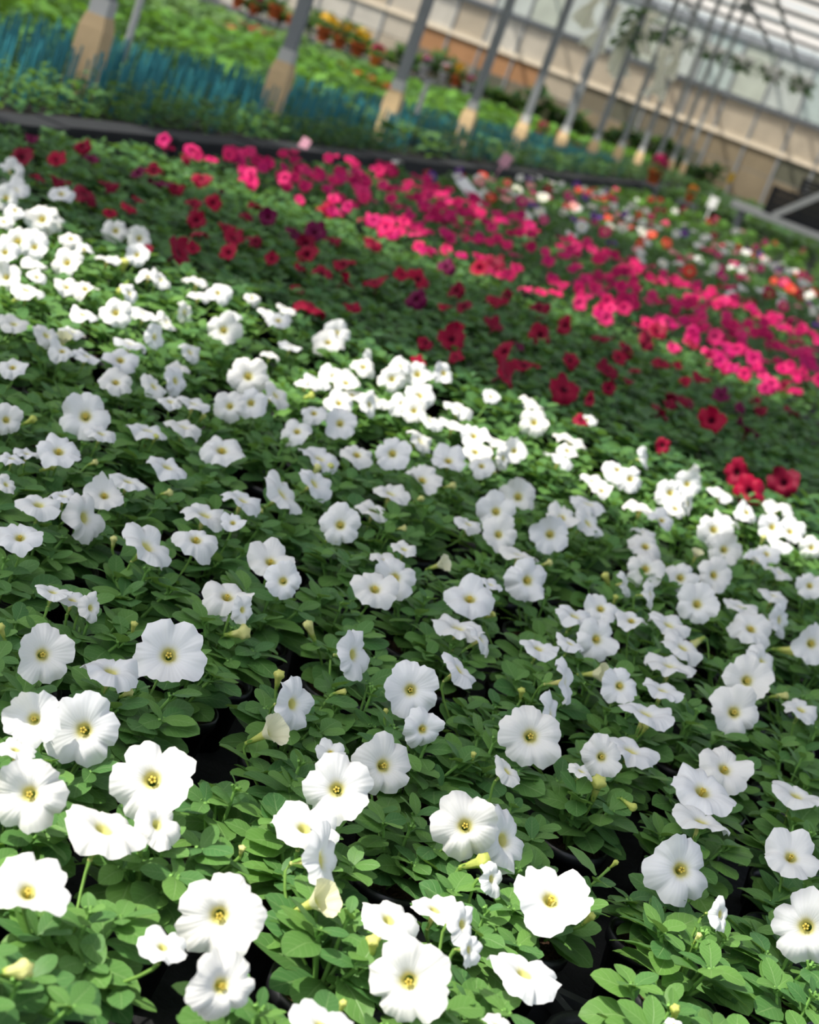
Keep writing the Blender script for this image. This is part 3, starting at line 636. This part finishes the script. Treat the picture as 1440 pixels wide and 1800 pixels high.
# ------------------------------------------------------------------ green beds left of the columns
def bed(x0, x1, y0, y1, n, mat, label, lf=(.10, .16), zt=.20, name='bedding_foliage'):
    m = MB(); i = 0; tries = 0
    while i < n and tries < n * 6:
        tries += 1
        # denser near the camera
        y = y0 + (y1 - y0) * rnd.random() ** 1.5; x = rnd.uniform(x0, x1)
        if not inframe((x, y, .15), 12): continue
        i += 1; a = rnd.uniform(0, 6.3); s = rnd.uniform(*lf) * (1 + .025 * (y - y0))
        m.add(LGL[rnd.randrange(8)], Matrix.Translation((x, y, rnd.uniform(.04, zt))) @ leafframe(a, rnd.uniform(-.1, .7)) @ Matrix.Scale(s, 4))
    o = obj(name, m.mesh('bed', mat), kind='stuff'); o['label'] = label; o['category'] = 'foliage'
bed(-5.7, -4.10, 6.0, 42, 9000, M_lime, 'lime green bed of low bedding plants just behind the columns')
bed(-7.9, -5.9, 8, 36, 9000, M_lime, 'second lime green bed beyond the columns')
bed(-10.4, -8.1, 12, 30, 6000, M_sage, 'pale green bed in front of the terracotta pots')
bed(-15, -10.6, 18, 29, 5000, M_sage, 'pale green bed at the far end before the wall')
bed(-2.4, .6, 22.9, 36, 3000, M_leaf2, 'dark green bed before the grey concrete walk', lf=(.12, .18))
bed(-3.1, -2.5, 33, 36.3, 500, M_leaf2, 'dark green bed beside the last columns', lf=(.14, .2))
# red bands in the left beds
m = MB()
for (xa, ya), (xb, yb), n in (((592, 112), (695, 155), 70), ((415, 36), (480, 62), 40), ((395, 40), (412, 50), 14)):
    for k in range(n):
        f = rnd.random(); p = at(xa + (xb - xa) * f + rnd.uniform(-3, 3), ya + (yb - ya) * f + rnd.uniform(-4, 4), .22)
        c = corolla(81 + k % 3, 10, 2); c.v = [tuple(v) for v in c.v]; m.add(c, Matrix.Translation(p) @ Matrix.Rotation(rnd.uniform(0, 6), 4, 'Z') @ Matrix.Rotation(.6, 4, 'X') @ Matrix.Scale(.075, 4))
o = obj('red_blossom_band', m.mesh('red_band', petalmat('coral_petal', [(.55, .05, .03)], (.4, .05, .02), (.3, .05, .02))), kind='stuff'); o['label'] = 'coral red band of small blossoms across the green bed'; o['category'] = 'blossom'
# dark shrubs at the foot of the end wall
m = MB()
for k in range(3000):
    x = rnd.uniform(-17, -3.2); a = rnd.uniform(0, 6.3); h = .35 + .2 * math.sin(x * 2.1) + .15 * math.sin(x * 5)
    m.add(LGL[rnd.randrange(8)], Matrix.Translation((x, 43.6 + rnd.uniform(-.5, .5), rnd.uniform(.1, max(.3, h + .2)))) @ leafframe(a, rnd.uniform(-.2, .9)) @ Matrix.Scale(rnd.uniform(.2, .34), 4))
o = obj('wall_foot_shrubbery', m.mesh('shrubs', M_dark), kind='stuff'); o['label'] = 'dark green shrubbery along the foot of the end wall'; o['category'] = 'shrubs'

# ------------------------------------------------------------------ columns
posn = ['nearest', 'second nearest', 'third nearest', 'fourth nearest', 'fifth nearest', 'sixth nearest', 'seventh nearest', 'eighth nearest', 'ninth nearest', 'tenth nearest', 'eleventh nearest', 'farthest']
for i in range(12):
    y = COLY + COLS * i
    c = thing('steel_column', 'grey steel column on a tan concrete footing, %s of the row' % posn[i], 'column', (COLX, y, 0), 'grey columns in a row')
    obj('shaft', MB().box(-.037, .037, -.037, .037, .46, RZ).mesh('shaft', M_steel, False), c)
    b = .062
    f = MB().grid([[(-b, -b, 0), (b, -b, 0), (b, b, 0), (-b, b, 0)], [(-b, -b, .42), (b, -b, .42), (b, b, .42), (-b, b, .42)], [(-.048, -.048, .485), (.048, -.048, .485), (.048, .048, .485), (-.048, .048, .485)]], None, True)
    f.face([(-.048, -.048, .485), (.048, -.048, .485), (.048, .048, .485), (-.048, .048, .485)])
    obj('footing', f.mesh('footing', M_foot, False), c)
    obj('collar', MB().box(-.045, .045, -.045, .045, .485, .56).mesh('collar', M_bright, False), c)
    obj('bracket', MB().box(-.16, .16, -.05, .05, RZ - .16, RZ).mesh('bracket', M_steel, False), c)

# ------------------------------------------------------------------ pots of flowers at the back, tags, signs
BIGPOT = MB().lathe([(0.01, 0), (.10, 0), (.15, .24), (.17, .24), (.175, .30), (.15, .30), (.14, .26), (.01, .26)], 18).mesh('pot', M_terra)
WPOT = MB().lathe([(0.01, 0), (.10, 0), (.15, .24), (.17, .24), (.175, .30), (.15, .30), (.14, .26), (.01, .26)], 18).mesh('pot', M_whitepl)
STAND = MB().box(-.12, .12, -.12, .12, .17, .2).box(-.12, -.09, -.12, -.09, 0, .17).box(.09, .12, -.12, -.09, 0, .17).box(-.12, -.09, .09, .12, 0, .17).box(.09, .12, .09, .12, 0, .17).mesh('stand', M_steel, False)
FB = [clump(s, 40, .2, .26, .5, .12, .2, M_leaf2) for s in (91, 92)]
def potted(x, y, w, kind, label, z=.15, ball=None):
    p = at(x, y, .34); p.z = 0
    if p.y > 40.5 or p.y < 0:
        d = at(x, y, .34) - CAM; d = d if d.y > 0 else -d; p = CAM + d * (40.5 / d.y); p.z = 0
    s = w * px(p + Vector((0, 0, .15)))[2] / FPX / .35
    r = thing('potted_flower', label, 'potted plant', p, 'flower pots at the back of the greenhouse')
    S_ = Matrix.Translation((0, 0, .2)) @ Matrix.Scale(s, 4)
    obj('stand', STAND, r)
    obj('pot', WPOT if kind == 'w' else BIGPOT, r, S_); obj('foliage', rnd.choice(FB), r, S_, kind='stuff')
    if ball:
        for k in range(14):
            d = Vector((rnd.uniform(-1, 1), rnd.uniform(-1, 1), rnd.uniform(.0, 1))).normalized()
            obj('flower', rnd.choice(ball), r, TRS((Vector((0, 0, .42)) + d * .2) * s + Vector((0, 0, .2)), d.to_track_quat('Z', 'Y'), .075 * s))
for x, y, w, b, l in ((568, 62, 29, YFL, 'terracotta pot with yellow blooms, first of the three beside a column'), (597, 74, 28, YFL, 'terracotta pot with yellow blooms, middle one of three'), (628, 88, 29, YFL, 'terracotta pot with yellow blooms, third of three'),
                      (483, 24, 30, None, 'wide terracotta pot of greenery left of the second column'), (447, 15, 22, PFL, 'terracotta pot with pink blooms left of the second column'), (418, 3, 24, None, 'terracotta pot at the top left beside pink blooms'),
                      (660, 106, 24, PFL, 'terracotta pot with bright pink blooms left of the third column'), (512, 32, 20, None, 'dull terracotta pot touching the second column'),
                      (922, 208, 20, None, 'terracotta pot standing at the foot of the fifth column'), (952, 230, 20, PFL, 'pot of pink blooms right of the fifth column'), (985, 244, 20, PFL, 'pot of pink blooms at the sixth column'),
                      (1012, 252, 20, None, 'terracotta pot right of the sixth column'), (1040, 262, 22, None, 'terracotta pot at the seventh column'), (1152, 306, 30, PFL, 'pot with large pink bloom at the end of the column row'),
                      (1217, 337, 18, OFL, 'small pot with orange blooms by the grey walk'), (805, 134, 24, YFL, 'pot with yellow blooms between third and fourth column')):
    potted(x, y, w, 't', l, ball=b)
for x, y, w, b, l in ((748, 118, 20, MFL, 'white pot with pale blooms right of the third column'), (780, 134, 20, MFL, 'white pot with pale blooms beside the yellow ones'), (822, 152, 18, MFL, 'white pot near the fourth column')):
    potted(x, y, w, 'w', l, ball=b)
def tag(x, y, z0, h, wd, mat, label, lean=(0, 0), name='plant_tag', cat='tag', face=0):
    p = at(x, y, z0); p.z = max(0, z0 - .16)
    r = thing(name, label, cat, p)
    M = Matrix.Rotation(lean[0], 4, 'X') @ Matrix.Rotation(lean[1], 4, 'Y')
    z1 = z0 - p.z + h
    obj('post', MB().box(-.008, .008, -.003, .003, 0, z1).mesh('post', mat, False), r, M)
    obj('card', MB().box(-wd / 2, wd / 2, -.006, -.003, z1 - h * .62, z1).mesh('card', mat, False), r, M)
tag(515, 268, .12, .10, .05, M_pinktag, 'pink tag standing at the kerb before the teal stakes', (0, .25))
tag(868, 300, .14, .17, .09, M_pinktag, 'pale pink tag at the far end of the kerb', (0, .25))
tag(896, 362, .17, .30, .075, M_whitepl, 'white tag leaning over in the magenta flowers', (-.8, -.95))
tag(1243, 376, .17, .22, .11, M_whitepl, 'white sign on a short post before the grey walk', (0, .05), 'bed_sign', 'sign')
tag(1275, 330, .17, .42, .12, M_yellowtag, 'yellow sign on a post beside the grey walk', (0, .1), 'yellow_sign', 'sign')
def post(x, y, z, h, label):
    p = at(x, y, z); p.z = 0
    r = thing('marker_post', label, 'post', p)
    obj('shaft', MB().tube([(0, 0, 0), (.0, 0, h)], .022, 8).mesh('shaft', M_bright), r); obj('cap', MB().lathe([(.026, h - .02), (.026, h + .01), (.001, h + .015)], 10).mesh('cap', M_steel), r)
post(216, 104, .24, 1.3, 'thin pale post just right of the nearest column')
post(730, 208, .3, .62, 'short pale post right of the third column')

# bench with black crates on the right
b0 = at(1288, 352, .40)
bench = thing('potting_bench', 'low grey metal bench under the black crates', 'bench', (b0.x, b0.y, 0))
BL = 2.9
obj('top', MB().box(0, BL, -.06, .9, .32, .40).mesh('top', M_bright, False), bench)
for x in (.15, BL - .15):
    for y in (.02, .8): obj('leg', MB().box(x - .03, x + .03, y - .03, y + .03, 0, .32).mesh('leg', M_steel, False), bench)
def crate(x, y, z, wx, wy, h, label):
    c = thing('black_crate', label, 'crate', (x, y, z), 'black crates on the grey bench')
    m = MB().box(0, wx, 0, wy, 0, .02)
    obj('base', m.mesh('base', M_blackb, False), c)
    n = 4
    for k in range(n):
        za, zb = .02 + k * (h - .02) / n, .02 + (k + 1) * (h - .02) / n - .012
        obj('slat', MB().box(0, wx, 0, .015, za, zb).mesh('slat', M_blackb, False), c); obj('slat', MB().box(0, wx, wy - .015, wy, za, zb).mesh('slat', M_blackb, False), c)
        obj('slat', MB().box(0, .015, .015, wy - .015, za, zb).mesh('slat', M_blackb, False), c); obj('slat', MB().box(wx - .015, wx, .015, wy - .015, za, zb).mesh('slat', M_blackb, False), c)
    for px_, py_ in ((0, 0), (wx, 0), (0, wy), (wx, wy)): obj('corner_post', MB().box(px_ - .02, px_ + .02, py_ - .02, py_ + .02, 0, h).mesh('corner_post', M_blackb, False), c)
crate(b0.x + .42, b0.y + .15, .40, 1.0, .6, .36, 'black slatted crate on the grey bench, lower one')
crate(b0.x + .74, b0.y + .18, .76, .9, .55, .22, 'black slatted crate on top of another, partly behind the pale bar')
bar = thing('leaning_bar', 'pale grey bar leaning across the front of the black crates', 'bar', (b0.x + .55, b0.y - .02, .40))
obj('bar_profile', MB().box(-.04, .04, -.03, .03, 0, 1.15).mesh('bar', M_bright, False), bar, Matrix.Rotation(math.radians(46), 4, 'Y'))
obj('end_cap', MB().box(-.045, .045, -.035, .035, 1.15, 1.18).mesh('cap', M_steel, False), bar, Matrix.Rotation(math.radians(46), 4, 'Y'))

# hanging things near the far columns
def sheet(x, y, z1, ln, wd, label, k):
    r = random.Random(k); m = MB(); Pn = []
    for i in range(14):
        t = i / 13; Pn.append([((u - .5) * wd * (1 - .5 * math.sin(PI * t * 1.3)) + .05 * math.sin(5 * t + k), .06 * math.sin(9 * u + 4 * t + k), -ln * t * (1 - .06 * math.sin(7 * u + k))) for u in [q / 8 for q in range(9)]])
    m.grid(Pn)
    o = thing('hanging_sheet', label, 'sheet', (x, y, z1), 'pale plastic strips hung from the gutter')
    obj('strip', m.mesh('strip', SHEET), o); obj('cord', MB().tube([(0, 0, 0), (0, 0, max(.05, RZ - z1))], .008, 5).mesh('cord', M_steel), o)
SHEET = simple('pale_plastic_film', (.86, .84, .74), .5, .15, 4, trans=.5)
def ahead(x, y, yy):
    d = FW * FPX + RC * (x - 720) - UC * (y - 900); return CAM + d * (yy / d.y)
for k, (x, y, ln, l) in enumerate(((1078, 4, .62, 'pale plastic strip hung nearest the fifth column'), (1052, -20, .5, 'short pale plastic strip hung beside the fifth column'), (1118, 36, .75, 'long pale plastic strip hanging between two far columns'), (1150, 20, .6, 'pale plastic strip hung high near the far columns'), (1178, 84, .70, 'pale plastic strip hanging lowest by the last columns'), (1196, 70, .55, 'pale plastic strip hung last before the end wall'))):
    p = ahead(x, y, 21.0 + .8 * k); sheet(p.x, p.y, p.z, ln, .24, l, k)
def vine(x, y, z, n, ln, R, label, nm='hanging_vine'):
    m = MB()
    for i in range(n):
        a = rnd.uniform(0, 6.3); d = R * math.sqrt(rnd.random()); m.add(LGL[rnd.randrange(8)], Matrix.Translation((d * math.cos(a), d * math.sin(a), -ln * rnd.random())) @ leafframe(a, rnd.uniform(-.9, .4)) @ Matrix.Scale(rnd.uniform(.16, .26), 4))
    r = thing(nm, label, 'plant', (x, y, z)); obj('foliage', m.mesh('foliage', M_dark), r, kind='stuff')
    obj('hook', MB().tube([(0, 0, 0), (0, 0, RZ - z)], .008, 6).mesh('hook', M_steel), r)
    return r
p = ahead(1128, 18, 22.5); vine(p.x, p.y, p.z, 40, .5, .12, 'dark trailing vine hanging between pale strips')
p = ahead(1190, 40, 25.5); vine(p.x, p.y, p.z, 40, .6, .12, 'dark trailing vine beside the far column')
BASK = MB().lathe([(.01, -.34), (.14, -.32), (.24, -.16), (.28, 0), (.25, 0), (.01, -.04)], 16).mesh('basket', M_whitepl)
for k in range(6):
    x = -5.6 + k * .72
    r = vine(x, 40.0, 3.15, 50, .3, .24, 'white hanging basket of dark foliage, %s of the line before the end wall' % ORD[k], 'hanging_basket'); r['group'] = 'hanging baskets before the end wall'
    obj('basket', BASK, r)
print('leaves', nleaf, 'objects', len(bpy.data.objects), 'tris', sum(len(o.data.polygons) * 2 for o in bpy.data.objects if o.type == 'MESH'))
